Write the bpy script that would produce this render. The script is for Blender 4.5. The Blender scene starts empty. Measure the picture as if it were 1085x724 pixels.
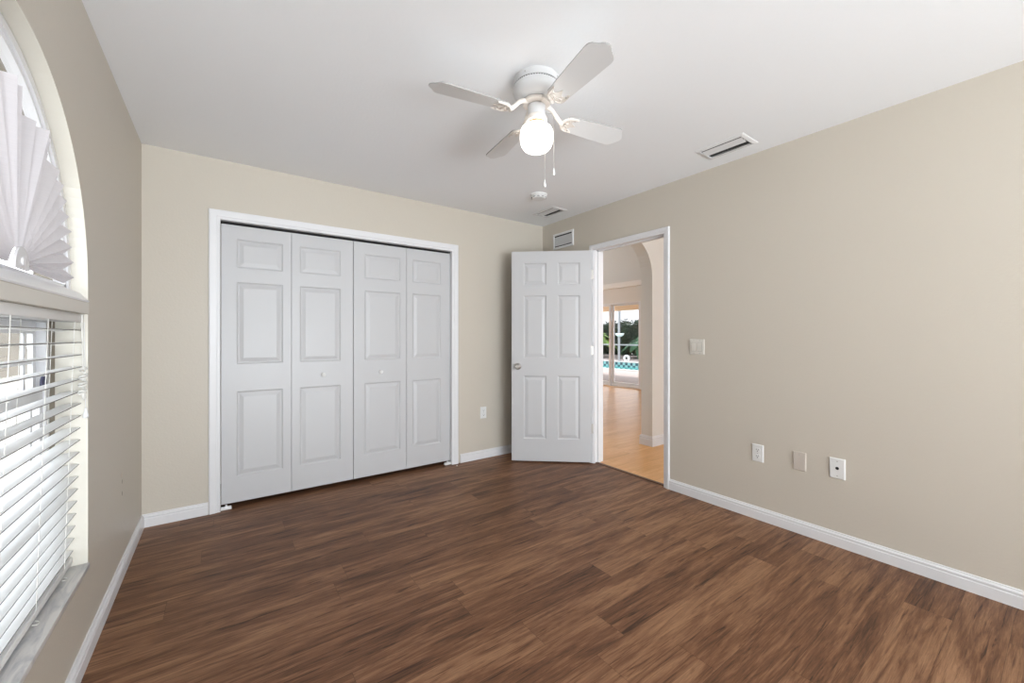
import bpy, bmesh, math, random
from math import sin, cos, pi, radians as RAD
from mathutils import Vector, Matrix

random.seed(7)
SC = bpy.context.scene
COL = SC.collection

# ---------------------------------------------------------------- camera, sky, sun, exposure
CAM_H = 1.212
cam_d = bpy.data.cameras.new('camera')
cam = bpy.data.objects.new('camera', cam_d)
COL.objects.link(cam)
cam_d.sensor_fit = 'HORIZONTAL'
cam_d.sensor_width = 36.0
cam_d.lens = 427.6 / 1085 * 36.0
cam_d.shift_y = -4.5 / 1085
cam_d.clip_start = 0.02
cam.location = (0, 0, CAM_H)
cam.rotation_euler = (pi / 2, 0, -math.atan(306.5 / 427.6))
SC.camera = cam

EXPOSURE = 0.0
SKY = 4.2
SUN = 4.0
GLOBE = 4.5
FILL = 162.0
vs = SC.view_settings
vs.view_transform = 'Standard'
vs.look = 'None'
vs.gamma = 1.0
vs.use_curve_mapping = False
vs.exposure = EXPOSURE

w = bpy.data.worlds.new('overcast_sky')
SC.world = w
w.use_nodes = True
wn = w.node_tree
wn.nodes.clear()
wo = wn.nodes.new('ShaderNodeOutputWorld')
wb = wn.nodes.new('ShaderNodeBackground')
wt = wn.nodes.new('ShaderNodeTexCoord')
wsx = wn.nodes.new('ShaderNodeSeparateXYZ')
wr = wn.nodes.new('ShaderNodeValToRGB')
wr.color_ramp.elements[0].position = 0.0
wr.color_ramp.elements[0].color = (0.93, 0.96, 1.0, 1)
wr.color_ramp.elements[1].position = 1.0
wr.color_ramp.elements[1].color = (0.80, 0.90, 1.0, 1)
wn.links.new(wt.outputs['Generated'], wsx.inputs[0])
wn.links.new(wsx.outputs['Z'], wr.inputs[0])
wn.links.new(wr.outputs[0], wb.inputs['Color'])
wb.inputs['Strength'].default_value = SKY
wn.links.new(wb.outputs[0], wo.inputs[0])

sun_d = bpy.data.lights.new('sun', 'SUN')
sun = bpy.data.objects.new('sun', sun_d)
COL.objects.link(sun)
sun_d.energy = SUN
sun_d.angle = RAD(4)
sun_d.color = (1.0, 0.95, 0.88)
sun.location = (12, 14, 12)
sun.rotation_euler = (Vector((0, 0, 0)) - Vector((0.35, 0.25, 1.0))).to_track_quat('-Z', 'Y').to_euler()

# fill lamp added out of view to lift the ceiling, beside the terrace slab
fill_d = bpy.data.lights.new('added_ceiling_fill', 'AREA')
fill_light = bpy.data.objects.new('added_ceiling_fill', fill_d)
COL.objects.link(fill_light)
fill_d.shape = 'RECTANGLE'
fill_d.size, fill_d.size_y = 3.1, 2.0
fill_d.energy = FILL
fill_d.color = (0.88, 0.95, 1.0)
fill_d.spread = RAD(120)
fill_light.location = (0.35, -3.2, 0.75)
fill_light.rotation_euler = (Vector((0.2, -0.7, 2.44)) - Vector((0.35, -3.2, 0.75))).to_track_quat('-Z', 'Y').to_euler()

# ---------------------------------------------------------------- room numbers (metres)
XL, XR, YB, YF, H = -0.42, 2.902, 3.46, -3.3, 2.446
WT = 0.14                      # outside wall
RT = 0.118                     # wall to the hallway
WY0, WY1 = 0.905, 2.205        # window opening along the wall
WZ0, WZ1 = 0.348, 1.300        # lower window
AZ0, AZC, AR, AYC = 1.345, 1.405, 0.65, 1.555


# ---------------------------------------------------------------- materials
def new_mat(name):
    m = bpy.data.materials.new(name)
    m.use_nodes = True
    nt = m.node_tree
    return m, nt, nt.nodes['Principled BSDF']


def plain(name, col, rough=0.5, metal=0.0, spec=0.5, bump=0.0, bscale=150.0, vary=0.0, emit=None):
    m, nt, p = new_mat(name)
    p.inputs['Base Color'].default_value = (*col, 1)
    p.inputs['Roughness'].default_value = rough
    p.inputs['Metallic'].default_value = metal
    p.inputs['Specular IOR Level'].default_value = spec
    tc = nt.nodes.new('ShaderNodeTexCoord')
    if bump:
        n = nt.nodes.new('ShaderNodeTexNoise')
        n.inputs['Scale'].default_value = bscale
        n.inputs['Detail'].default_value = 4
        b = nt.nodes.new('ShaderNodeBump')
        b.inputs['Strength'].default_value = bump
        b.inputs['Distance'].default_value = 0.003
        nt.links.new(tc.outputs['Object'], n.inputs['Vector'])
        nt.links.new(n.outputs['Fac'], b.inputs['Height'])
        nt.links.new(b.outputs[0], p.inputs['Normal'])
    if vary:
        n = nt.nodes.new('ShaderNodeTexNoise')
        n.inputs['Scale'].default_value = 2.5
        n.inputs['Detail'].default_value = 5
        mx = nt.nodes.new('ShaderNodeMix')
        mx.data_type = 'RGBA'
        mx.inputs['A'].default_value = (*[c * (1 - vary) for c in col], 1)
        mx.inputs['B'].default_value = (*[min(1, c * (1 + vary)) for c in col], 1)
        nt.links.new(tc.outputs['Object'], n.inputs['Vector'])
        nt.links.new(n.outputs['Fac'], mx.inputs['Factor'])
        nt.links.new(mx.outputs['Result'], p.inputs['Base Color'])
    if emit:
        p.inputs['Emission Color'].default_value = (*emit[0], 1)
        p.inputs['Emission Strength'].default_value = emit[1]
    return m


def wood_floor(name, dark, mid, light, pw=0.152, pl=1.22, seam=0.4, rough=0.42, contrast=1.0, bump=0.12):
    """Planks that run along X, each with its own streaky grain."""
    m, nt, p = new_mat(name)
    L = nt.links.new

    def M(op, a, b=None, c=None):
        n = nt.nodes.new('ShaderNodeMath')
        n.operation = op
        for i, v in enumerate((a, b, c)):
            if v is None:
                continue
            if isinstance(v, (int, float)):
                n.inputs[i].default_value = v
            else:
                L(v, n.inputs[i])
        return n.outputs[0]

    def combine(x, y, z):
        n = nt.nodes.new('ShaderNodeCombineXYZ')
        for i, v in enumerate((x, y, z)):
            if isinstance(v, (int, float)):
                n.inputs[i].default_value = v
            else:
                L(v, n.inputs[i])
        return n.outputs[0]

    def noise(vec, scale, detail, dist=0.0, rgh=0.55):
        n = nt.nodes.new('ShaderNodeTexNoise')
        n.inputs['Scale'].default_value = scale
        n.inputs['Detail'].default_value = detail
        n.inputs['Roughness'].default_value = rgh
        n.inputs['Distortion'].default_value = dist
        L(vec, n.inputs['Vector'])
        return n.outputs['Fac']

    tc = nt.nodes.new('ShaderNodeTexCoord')
    sx = nt.nodes.new('ShaderNodeSeparateXYZ')
    L(tc.outputs['Object'], sx.inputs[0])
    x, y = sx.outputs['X'], sx.outputs['Y']
    yr = M('DIVIDE', y, pw)
    row = M('FLOOR', yr)
    wn1 = nt.nodes.new('ShaderNodeTexWhiteNoise')
    wn1.noise_dimensions = '1D'
    L(row, wn1.inputs['W'])
    xo = M('DIVIDE', M('MULTIPLY_ADD', wn1.outputs['Value'], pl * 3.3, x), pl)
    colm = M('FLOOR', xo)
    wn2 = nt.nodes.new('ShaderNodeTexWhiteNoise')
    wn2.noise_dimensions = '2D'
    L(combine(row, colm, 0), wn2.inputs['Vector'])
    sc = nt.nodes.new('ShaderNodeSeparateColor')
    L(wn2.outputs['Color'], sc.inputs[0])
    r1, r2, r3 = sc.outputs[0], sc.outputs[1], sc.outputs[2]
    gx = M('MULTIPLY_ADD', r1, 37.0, x)
    gy = M('MULTIPLY_ADD', r2, 53.0, M('MULTIPLY', y, 9.5))
    big = noise(combine(gx, gy, M('MULTIPLY', r3, 20.0)), 1.6, 7, 1.1, 0.62)
    med = noise(combine(M('MULTIPLY', gx, 1.6), M('MULTIPLY', gy, 3.0), r3), 2.4, 8, 1.6, 0.72)
    fine = noise(combine(M('MULTIPLY', gx, 4.0), M('MULTIPLY', gy, 12.0), r3), 2.0, 6, 0.6, 0.7)
    g = M('ADD', M('MULTIPLY', M('SUBTRACT', big, 0.5), 1.35 * contrast), M('MULTIPLY', M('SUBTRACT', med, 0.5), 1.0 * contrast))
    g = M('ADD', g, M('MULTIPLY', M('SUBTRACT', fine, 0.5), 0.6 * contrast))
    g = M('ADD', g, M('MULTIPLY', M('SUBTRACT', r3, 0.5), 0.18))
    vein = noise(combine(M('MULTIPLY', gx, 1.1), M('MULTIPLY', gy, 1.9), M('MULTIPLY', r2, 9.0)), 2.0, 6, 1.8, 0.6)
    g = M('SUBTRACT', g, M('MULTIPLY', M('MAXIMUM', M('SUBTRACT', vein, 0.57), 0.0), 3.0 * contrast))
    fac = M('ADD', g, 0.56)
    cr = nt.nodes.new('ShaderNodeValToRGB')
    e = cr.color_ramp.elements
    e[0].position = 0.12
    e[0].color = (*dark, 1)
    e[1].position = 0.9
    e[1].color = (*light, 1)
    k = e.new(0.5)
    k.color = (*mid, 1)
    L(fac, cr.inputs[0])
    fy = M('FRACT', yr)
    fx = M('FRACT', xo)
    ey = M('MINIMUM', fy, M('SUBTRACT', 1.0, fy))
    ex = M('MINIMUM', fx, M('SUBTRACT', 1.0, fx))
    sy = M('LESS_THAN', M('MULTIPLY', ey, pw), 0.0011)
    sxx = M('LESS_THAN', M('MULTIPLY', ex, pl), 0.0011)
    s = M('MAXIMUM', sy, sxx)
    mx = nt.nodes.new('ShaderNodeMix')
    mx.data_type = 'RGBA'
    L(M('MULTIPLY', s, seam), mx.inputs['Factor'])
    L(cr.outputs[0], mx.inputs['A'])
    mx.inputs['B'].default_value = (*[c * 0.35 for c in dark], 1)
    L(mx.outputs['Result'], p.inputs['Base Color'])
    L(M('MULTIPLY_ADD', fine, 0.14, rough - 0.05), p.inputs['Roughness'])
    p.inputs['Specular IOR Level'].default_value = 0.25
    b = nt.nodes.new('ShaderNodeBump')
    b.inputs['Strength'].default_value = bump
    b.inputs['Distance'].default_value = 0.002
    L(M('SUBTRACT', fine, M('MULTIPLY', s, 1.5)), b.inputs['Height'])
    L(b.outputs[0], p.inputs['Normal'])
    return m


def marble(name):
    m, nt, p = new_mat(name)
    tc = nt.nodes.new('ShaderNodeTexCoord')
    mp = nt.nodes.new('ShaderNodeMapping')
    mp.inputs['Rotation'].default_value = (0, 0, RAD(38))
    mp.inputs['Scale'].default_value = (14, 3, 5)
    n = nt.nodes.new('ShaderNodeTexNoise')
    n.inputs['Scale'].default_value = 2.2
    n.inputs['Detail'].default_value = 7
    n.inputs['Distortion'].default_value = 1.2
    cr = nt.nodes.new('ShaderNodeValToRGB')
    e = cr.color_ramp.elements
    e[0].position, e[0].color = 0.34, (0.48, 0.48, 0.50, 1)
    e[1].position, e[1].color = 0.58, (0.78, 0.76, 0.74, 1)
    nt.links.new(tc.outputs['Object'], mp.inputs[0])
    nt.links.new(mp.outputs[0], n.inputs['Vector'])
    nt.links.new(n.outputs['Fac'], cr.inputs[0])
    nt.links.new(cr.outputs[0], p.inputs['Base Color'])
    p.inputs['Roughness'].default_value = 0.3
    return m


def glass(name, tint=(1, 1, 1)):
    m = bpy.data.materials.new(name)
    m.use_nodes = True
    nt = m.node_tree
    nt.nodes.clear()
    o = nt.nodes.new('ShaderNodeOutputMaterial')
    mx = nt.nodes.new('ShaderNodeMixShader')
    t = nt.nodes.new('ShaderNodeBsdfTransparent')
    t.inputs[0].default_value = (*tint, 1)
    g = nt.nodes.new('ShaderNodeBsdfGlossy')
    g.inputs['Roughness'].default_value = 0.02
    fr = nt.nodes.new('ShaderNodeFresnel')
    fr.inputs[0].default_value = 1.35
    ge = nt.nodes.new('ShaderNodeNewGeometry')
    mu = nt.nodes.new('ShaderNodeMath')          # the far face of a sheet adds no second mirror
    mu.operation = 'MULTIPLY'
    iv = nt.nodes.new('ShaderNodeMath')
    iv.operation = 'SUBTRACT'
    iv.inputs[0].default_value = 1.0
    nt.links.new(ge.outputs['Backfacing'], iv.inputs[1])
    nt.links.new(fr.outputs[0], mu.inputs[0])
    nt.links.new(iv.outputs[0], mu.inputs[1])
    nt.links.new(mu.outputs[0], mx.inputs[0])
    nt.links.new(t.outputs[0], mx.inputs[1])
    nt.links.new(g.outputs[0], mx.inputs[2])
    nt.links.new(mx.outputs[0], o.inputs[0])
    return m


def cloth(name, col, trans=0.5):
    m = bpy.data.materials.new(name)
    m.use_nodes = True
    nt = m.node_tree
    nt.nodes.clear()
    o = nt.nodes.new('ShaderNodeOutputMaterial')
    mx = nt.nodes.new('ShaderNodeMixShader')
    mx.inputs[0].default_value = trans
    d = nt.nodes.new('ShaderNodeBsdfDiffuse')
    t = nt.nodes.new('ShaderNodeBsdfTranslucent')
    tc = nt.nodes.new('ShaderNodeTexCoord')
    n = nt.nodes.new('ShaderNodeTexNoise')
    mp = nt.nodes.new('ShaderNodeMapping')
    mp.inputs['Scale'].default_value = (1, 6, 60)
    n.inputs['Scale'].default_value = 6
    n.inputs['Detail'].default_value = 3
    cr = nt.nodes.new('ShaderNodeMix')
    cr.data_type = 'RGBA'
    cr.inputs['A'].default_value = (*[c * 0.88 for c in col], 1)
    cr.inputs['B'].default_value = (*col, 1)
    nt.links.new(tc.outputs['Object'], mp.inputs[0])
    nt.links.new(mp.outputs[0], n.inputs['Vector'])
    nt.links.new(n.outputs['Fac'], cr.inputs['Factor'])
    nt.links.new(cr.outputs['Result'], d.inputs[0])
    nt.links.new(cr.outputs['Result'], t.inputs[0])
    nt.links.new(d.outputs[0], mx.inputs[1])
    nt.links.new(t.outputs[0], mx.inputs[2])
    nt.links.new(mx.outputs[0], o.inputs[0])
    return m


def leaf_mat(name, col, col2):
    m, nt, p = new_mat(name)
    tc = nt.nodes.new('ShaderNodeTexCoord')
    n = nt.nodes.new('ShaderNodeTexNoise')
    n.inputs['Scale'].default_value = 1.6
    n.inputs['Detail'].default_value = 4
    cr = nt.nodes.new('ShaderNodeValToRGB')
    e = cr.color_ramp.elements
    e[0].position, e[0].color = 0.35, (*col, 1)
    e[1].position, e[1].color = 0.68, (*col2, 1)
    nt.links.new(tc.outputs['Object'], n.inputs['Vector'])
    nt.links.new(n.outputs['Fac'], cr.inputs[0])
    nt.links.new(cr.outputs[0], p.inputs['Base Color'])
    p.inputs['Roughness'].default_value = 0.5
    return m


WALL_C = (0.60, 0.55, 0.475)
M_wall = plain('beige_wall_paint', WALL_C, 0.42, spec=0.35, bump=0.25, bscale=90)
M_cream = plain('cream_reveal_paint', (0.74, 0.71, 0.63), 0.5, bump=0.15, bscale=110)
M_ceil = plain('white_ceiling_paint', (0.91, 0.92, 0.935), 0.7, spec=0.2, bump=0.25, bscale=70)
M_trim = plain('white_trim_enamel', (0.77, 0.77, 0.785), 0.35)
M_door = plain('white_door_enamel', (0.56, 0.56, 0.57), 0.38, bump=0.03, bscale=250)
M_floor = wood_floor('walnut_plank_floor', (0.050, 0.022, 0.012), (0.175, 0.080, 0.040), (0.36, 0.195, 0.105))
M_hallfloor = wood_floor('oak_laminate_floor', (0.54, 0.255, 0.085), (0.74, 0.39, 0.15), (0.86, 0.52, 0.24), pw=0.09, pl=0.9, seam=0.25, rough=0.3, contrast=0.7)
M_strip = plain('brown_threshold_strip', (0.11, 0.05, 0.03), 0.45)
M_dark = plain('dark_void', (0.012, 0.012, 0.012), 0.9)
M_duct = plain('dim_duct_metal', (0.07, 0.07, 0.07), 0.6)
M_plastic = plain('white_plastic', (0.80, 0.80, 0.79), 0.35)
M_ivory = plain('ivory_plastic', (0.70, 0.67, 0.61), 0.4)
M_rim = plain('grey_switch_rim', (0.36, 0.34, 0.31), 0.5)
M_almond = plain('almond_plastic', (0.60, 0.54, 0.48), 0.45)
M_slot = plain('black_slot', (0.02, 0.02, 0.02), 0.6)
M_metal = plain('satin_nickel', (0.46, 0.45, 0.44), 0.28, metal=1.0)
M_hinge = plain('brushed_hinge', (0.50, 0.48, 0.45), 0.4, metal=0.8)
M_brass = plain('brass_ring', (0.72, 0.48, 0.28), 0.3, metal=0.9)
M_fan = plain('white_fan_enamel', (0.66, 0.66, 0.665), 0.3)
M_blade = plain('white_blade_laminate', (0.78, 0.78, 0.78), 0.45)
M_bladeshade = plain('shaded_blade_edge', (0.35, 0.34, 0.33), 0.6)  # shade along the blade rim put into its colour
M_ivoryarm = plain('off_white_blade_iron', (0.74, 0.69, 0.64), 0.35)
M_globe = plain('lit_opal_glass', (0.9, 0.9, 0.88), 0.3, emit=((1.0, 0.965, 0.91), GLOBE))
M_vent = plain('white_vent_enamel', (0.76, 0.76, 0.76), 0.4)
M_marble = marble('grey_veined_marble')
M_blind = plain('white_vinyl_slat', (0.84, 0.84, 0.83), 0.4)
M_slatshade = plain('shaded_slat_edge', (0.22, 0.21, 0.20), 0.6)  # slat edges coloured dark to stand for backlit shade
M_cord = plain('white_cord', (0.80, 0.79, 0.75), 0.7)
M_winframe = plain('white_window_vinyl', (0.82, 0.82, 0.84), 0.3)
M_glass = glass('window_glass')
M_cloth = cloth('pleated_shade_fabric', (0.74, 0.71, 0.725), 0.22)
M_clear = plain('frosted_clip', (0.72, 0.71, 0.72), 0.2)
M_lock = plain('dark_blue_lock', (0.05, 0.05, 0.10), 0.4)
M_stucco = plain('tan_stucco', (0.20, 0.175, 0.145), 0.9, bump=0.3, bscale=60)
M_outer = plain('taupe_outer_stucco', (0.26, 0.225, 0.175), 0.9, bump=0.3, bscale=60)
M_soffit = plain('tan_soffit', (0.20, 0.17, 0.14), 0.8)
M_roof = plain('grey_shingle', (0.23, 0.22, 0.21), 0.9, bump=0.4, bscale=30)
M_grass = plain('sandy_gravel', (0.38, 0.365, 0.33), 0.9, bump=0.5, bscale=60, vary=0.15)
M_paver = plain('pink_patio_paver', (0.27, 0.22, 0.205), 0.8, vary=0.12)
M_coping = plain('pale_pool_coping', (0.38, 0.365, 0.345), 0.7)
M_reflector = plain('reflector_concrete', (0.75, 0.75, 0.75), 0.85, vary=0.06)
M_peach = plain('peach_lanai_stucco', (0.80, 0.58, 0.38), 0.8)
M_cage = plain('grey_screen_frame', (0.27, 0.27, 0.28), 0.5)
M_bark = plain('palm_bark', (0.16, 0.12, 0.09), 0.9, bump=0.6, bscale=30)
M_leaf = leaf_mat('palm_green', (0.05, 0.12, 0.02), (0.30, 0.46, 0.08))
M_leaf2 = leaf_mat('teal_palm_green', (0.02, 0.07, 0.03), (0.10, 0.30, 0.13))
M_hedge = leaf_mat('dark_hedge_green', (0.010, 0.018, 0.010), (0.05, 0.09, 0.04))


def pool_mats():
    m, nt, p = new_mat('pool_water')
    p.inputs['Base Color'].default_value = (0.03, 0.21, 0.20, 1)
    p.inputs['Roughness'].default_value = 0.08
    tc = nt.nodes.new('ShaderNodeTexCoord')
    n = nt.nodes.new('ShaderNodeTexNoise')
    n.inputs['Scale'].default_value = 3
    b = nt.nodes.new('ShaderNodeBump')
    b.inputs['Strength'].default_value = 0.3
    nt.links.new(tc.outputs['Object'], n.inputs['Vector'])
    nt.links.new(n.outputs['Fac'], b.inputs['Height'])
    nt.links.new(b.outputs[0], p.inputs['Normal'])
    t, nt, p = new_mat('pool_tile')
    tc = nt.nodes.new('ShaderNodeTexCoord')
    ck = nt.nodes.new('ShaderNodeTexChecker')
    ck.inputs['Scale'].default_value = 6.5
    ck.inputs['Color1'].default_value = (0.015, 0.05, 0.07, 1)
    ck.inputs['Color2'].default_value = (0.22, 0.40, 0.40, 1)
    nt.links.new(tc.outputs['Object'], ck.inputs['Vector'])
    nt.links.new(ck.outputs[0], p.inputs['Base Color'])
    return m, t


M_water, M_tile = pool_mats()


# ---------------------------------------------------------------- mesh helpers
class MB:
    def __init__(self):
        self.bm = bmesh.new()

    def face(self, pts, mi=0):
        f = self.bm.faces.new([self.bm.verts.new(p) for p in pts])
        f.material_index = mi
        return f

    def box(self, a, b, mi=0, bevel=0.0, mat=None):
        (x0, y0, z0), (x1, y1, z1) = a, b
        x0, x1 = min(x0, x1), max(x0, x1)
        y0, y1 = min(y0, y1), max(y0, y1)
        z0, z1 = min(z0, z1), max(z0, z1)
        t = bmesh.new()
        v = [t.verts.new(p) for p in ((x0, y0, z0), (x1, y0, z0), (x1, y1, z0), (x0, y1, z0), (x0, y0, z1), (x1, y0, z1), (x1, y1, z1), (x0, y1, z1))]
        for q in ((3, 2, 1, 0), (4, 5, 6, 7), (0, 1, 5, 4), (1, 2, 6, 5), (2, 3, 7, 6), (3, 0, 4, 7)):
            t.faces.new([v[i] for i in q]).material_index = mi
        if bevel:
            bmesh.ops.bevel(t, geom=t.edges[:], offset=bevel, segments=2, profile=0.5, affect='EDGES')
            for f in t.faces:
                f.material_index = mi
        self.merge(t, mat)
        return self

    def merge(self, t, mat=None):
        if mat is not None:
            bmesh.ops.transform(t, matrix=mat, verts=t.verts[:])
        me = bpy.data.meshes.new('tmp')
        t.to_mesh(me)
        t.free()
        self.bm.from_mesh(me)
        bpy.data.meshes.remove(me)

    def prism(self, pts, vec, mi=0, mat=None):
        t = bmesh.new()
        a = [t.verts.new(p) for p in pts]
        b = [t.verts.new(Vector(p) + Vector(vec)) for p in pts]
        t.faces.new(a[::-1]).material_index = mi
        t.faces.new(b).material_index = mi
        n = len(pts)
        for i in range(n):
            t.faces.new((a[i], a[(i + 1) % n], b[(i + 1) % n], b[i])).material_index = mi
        bmesh.ops.recalc_face_normals(t, faces=t.faces[:])
        self.merge(t, mat)
        return self

    def lathe(self, prof, seg=32, mi=0, mat=None, cap=True):
        """prof: (radius, z) pairs, any order; axis Z."""
        t = bmesh.new()
        rings = []
        for r, z in prof:
            if r < 1e-6:
                rings.append([t.verts.new((0, 0, z))])
            else:
                rings.append([t.verts.new((r * cos(2 * pi * i / seg), r * sin(2 * pi * i / seg), z)) for i in range(seg)])
        for a, b in zip(rings[:-1], rings[1:]):
            for i in range(seg):
                j = (i + 1) % seg
                if len(a) == 1 and len(b) == 1:
                    continue
                if len(a) == 1:
                    t.faces.new((a[0], b[i], b[j]))
                elif len(b) == 1:
                    t.faces.new((a[i], a[j], b[0]))
                else:
                    t.faces.new((a[i], a[j], b[j], b[i]))
        if cap:
            for q in (rings[0], rings[-1]):
                if len(q) > 1:
                    t.faces.new(q)
        for f in t.faces:
            f.material_index = mi
        bmesh.ops.recalc_face_normals(t, faces=t.faces[:])
        self.merge(t, mat)
        return self

    def tube(self, pts, r, seg=8, mi=0, mat=None, closed=False):
        """pts: points; r: radius or list of radii."""
        pts = [Vector(p) for p in pts]
        n = len(pts)
        rs = r if isinstance(r, (list, tuple)) else [r] * n
        t = bmesh.new()
        rings = []
        up = None
        for i in range(n):
            if closed:
                d = pts[(i + 1) % n] - pts[i - 1]
            else:
                d = pts[min(i + 1, n - 1)] - pts[max(i - 1, 0)]
            d.normalize()
            if up is None:
                up = Vector((0, 0, 1)) if abs(d.z) < 0.9 else Vector((1, 0, 0))
            u = d.cross(up)
            if u.length < 1e-4:
                u = d.orthogonal()
            u.normalize()
            v = u.cross(d)
            v.normalize()
            up = v
            rings.append([t.verts.new(pts[i] + rs[i] * (u * cos(2 * pi * k / seg) + v * sin(2 * pi * k / seg))) for k in range(seg)])
        pairs = list(zip(rings[:-1], rings[1:]))
        if closed:
            pairs.append((rings[-1], rings[0]))
        for a, b in pairs:
            for k in range(seg):
                j = (k + 1) % seg
                t.faces.new((a[k], a[j], b[j], b[k]))
        if not closed:
            t.faces.new(rings[0][::-1])
            t.faces.new(rings[-1])
        for f in t.faces:
            f.material_index = mi
        bmesh.ops.recalc_face_normals(t, faces=t.faces[:])
        self.merge(t, mat)
        return self

    def build(self, name, mats, parent=None, loc=(0, 0, 0), rotz=0.0, smooth=32):
        bm = self.bm
        if smooth:
            bm.normal_update()
            lim = RAD(smooth)
            for f in bm.faces:
                f.smooth = True
            for e in bm.edges:
                if len(e.link_faces) == 2:
                    e.smooth = e.calc_face_angle(0.0) < lim
        me = bpy.data.meshes.new(name)
        bm.to_mesh(me)
        bm.free()
        o = bpy.data.objects.new(name, me)
        for m in (mats if isinstance(mats, (list, tuple)) else [mats]):
            me.materials.append(m)
        COL.objects.link(o)
        o.location = loc
        o.rotation_euler = (0, 0, rotz)
        if parent is not None:
            o.parent = parent
        return o


def tag(o, label=None, cat=None, group=None, kind=None):
    if label:
        o['label'] = label
    if cat:
        o['category'] = cat
    if group:
        o['group'] = group
    if kind:
        o['kind'] = kind
    return o


def root(name, label, cat, loc=(0, 0, 0), rotz=0.0, group=None, kind=None):
    o = bpy.data.objects.new(name, None)
    o.empty_display_size = 0.1
    COL.objects.link(o)
    o.location = loc
    o.rotation_euler = (0, 0, rotz)
    return tag(o, label, cat, group, kind)


def struct(mb, name, mats, label, cat, smooth=32):
    return tag(mb.build(name, mats, smooth=smooth), label, cat, kind='structure')


def copy_tree(o, parent=None):
    c = o.copy()
    COL.objects.link(c)
    if parent is not None:
        c.parent = parent
    for ch in list(o.children):
        copy_tree(ch, c)
    return c


# ================================================================ ROOM SHELL
b = MB()
b.box((XL - WT, YF, -0.05), (XR + 0.035, YB + 0.75, 0.0))
struct(b, 'floor', M_floor, 'dark walnut plank floor of the bedroom', 'floor')

b = MB()
b.box((XL - WT, YF - 0.1, H), (XR + RT, YB + 0.75, H + 0.1))
struct(b, 'ceiling', M_ceil, 'flat white textured bedroom ceiling above the fan', 'ceiling')

# left wall with the arched opening over the rectangular one
b = MB()
NA = 56
arc = [(AYC + AR * cos(pi * i / NA), AZC + AR * sin(pi * i / NA)) for i in range(NA + 1)]
XM = XL - 0.086                            # plaster inside, stucco outside of this line
for x0, x1, mi in ((XM, XL, 0), (XL - WT, XM, 2)):
    b.box((x0, YF - 0.1, 0), (x1, WY0, H), mi)
    b.box((x0, WY1, 0), (x1, YB + 0.1, H), mi)
    b.box((x0, WY0, 0), (x1, WY1, WZ0 - 0.02), mi)
    b.box((x0, WY0, WZ1), (x1, WY1, AZ0), mi)
    for (ya, za), (yb, zb) in zip(arc[:-1], arc[1:]):
        b.prism([(x0, ya, za), (x0, ya, H), (x0, yb, H), (x0, yb, zb)], (x1 - x0, 0, 0), mi)
b.bm.normal_update()
for f in b.bm.faces:                      # the inner reveals are painted cream
    c = f.calc_center_median()
    if f.material_index == 0 and abs(f.normal.x) < 0.5 and WY0 - 0.01 < c.y < WY1 + 0.01 and WZ0 - 0.03 < c.z < 2.2:
        f.material_index = 1
struct(b, 'wall_left', [M_wall, M_cream, M_outer], 'beige wall with the arched window', 'wall')

# back wall with the closet opening
CX0, CX1, CZ = -0.013, 1.772, 2.030
b = MB()
b.box((XL - WT, YB, 0), (CX0 - 0.02, YB + 0.1, H))
b.box((CX1 + 0.02, YB, 0), (XR + RT, YB + 0.1, H))
b.box((CX0 - 0.02, YB, CZ + 0.02), (CX1 + 0.02, YB + 0.1, H))
struct(b, 'wall_back', M_wall, 'beige wall around the white closet doors', 'wall')
b = MB()
b.box((CX0 - 0.3, YB + 0.65, 0), (CX1 + 0.3, YB + 0.72, H))
b.box((CX0 - 0.3, YB + 0.1, 0), (CX0 - 0.25, YB + 0.65, H))
b.box((CX1 + 0.25, YB + 0.1, 0), (CX1 + 0.3, YB + 0.65, H))
struct(b, 'wall_closet', M_wall, 'inner walls of the closet behind the white doors', 'wall')

# right wall with the doorway
DY0, DY1, DZ = 1.934, 2.690, 2.050        # clear opening between jambs
b = MB()
b.box((XR, YF - 0.1, 0), (XR + RT, DY0 - 0.018, H))
b.box((XR, DY1 + 0.018, 0), (XR + RT, YB + 0.1, H))
b.box((XR, DY0 - 0.018, DZ + 0.018), (XR + RT, DY1 + 0.018, H))
struct(b, 'wall_right', M_wall, 'long beige wall with the open doorway', 'wall')

b = MB()
OX0, OX1, OZ = -0.3, 2.8, 2.36            # unseen opening added behind the camera to let daylight in
b.box((XL - WT, YF - 0.1, 0), (OX0, YF, H))
b.box((OX1, YF - 0.1, 0), (XR + RT, YF, H))
b.box((OX0, YF - 0.1, OZ), (OX1, YF, H))
struct(b, 'wall_front', M_wall, 'beige wall facing the closet doors', 'wall')
b = MB()
b.box((-5, -13, -0.14), (XR + RT, YF - 0.1, -0.02))  # unseen pale slab added outside to bounce light up to the ceiling
struct(b, 'floor_reflector', M_reflector, 'pale concrete terrace added unseen to bounce light indoors', 'reflector')

# baseboards: profile (depth from wall, height)
BB = [(0.0, 0.0), (0.015, 0.0), (0.015, 0.052), (0.0125, 0.056), (0.0125, 0.060), (0.0145, 0.064), (0.0135, 0.069), (0.008, 0.074), (0.006, 0.081), (0.0, 0.082)]


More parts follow.
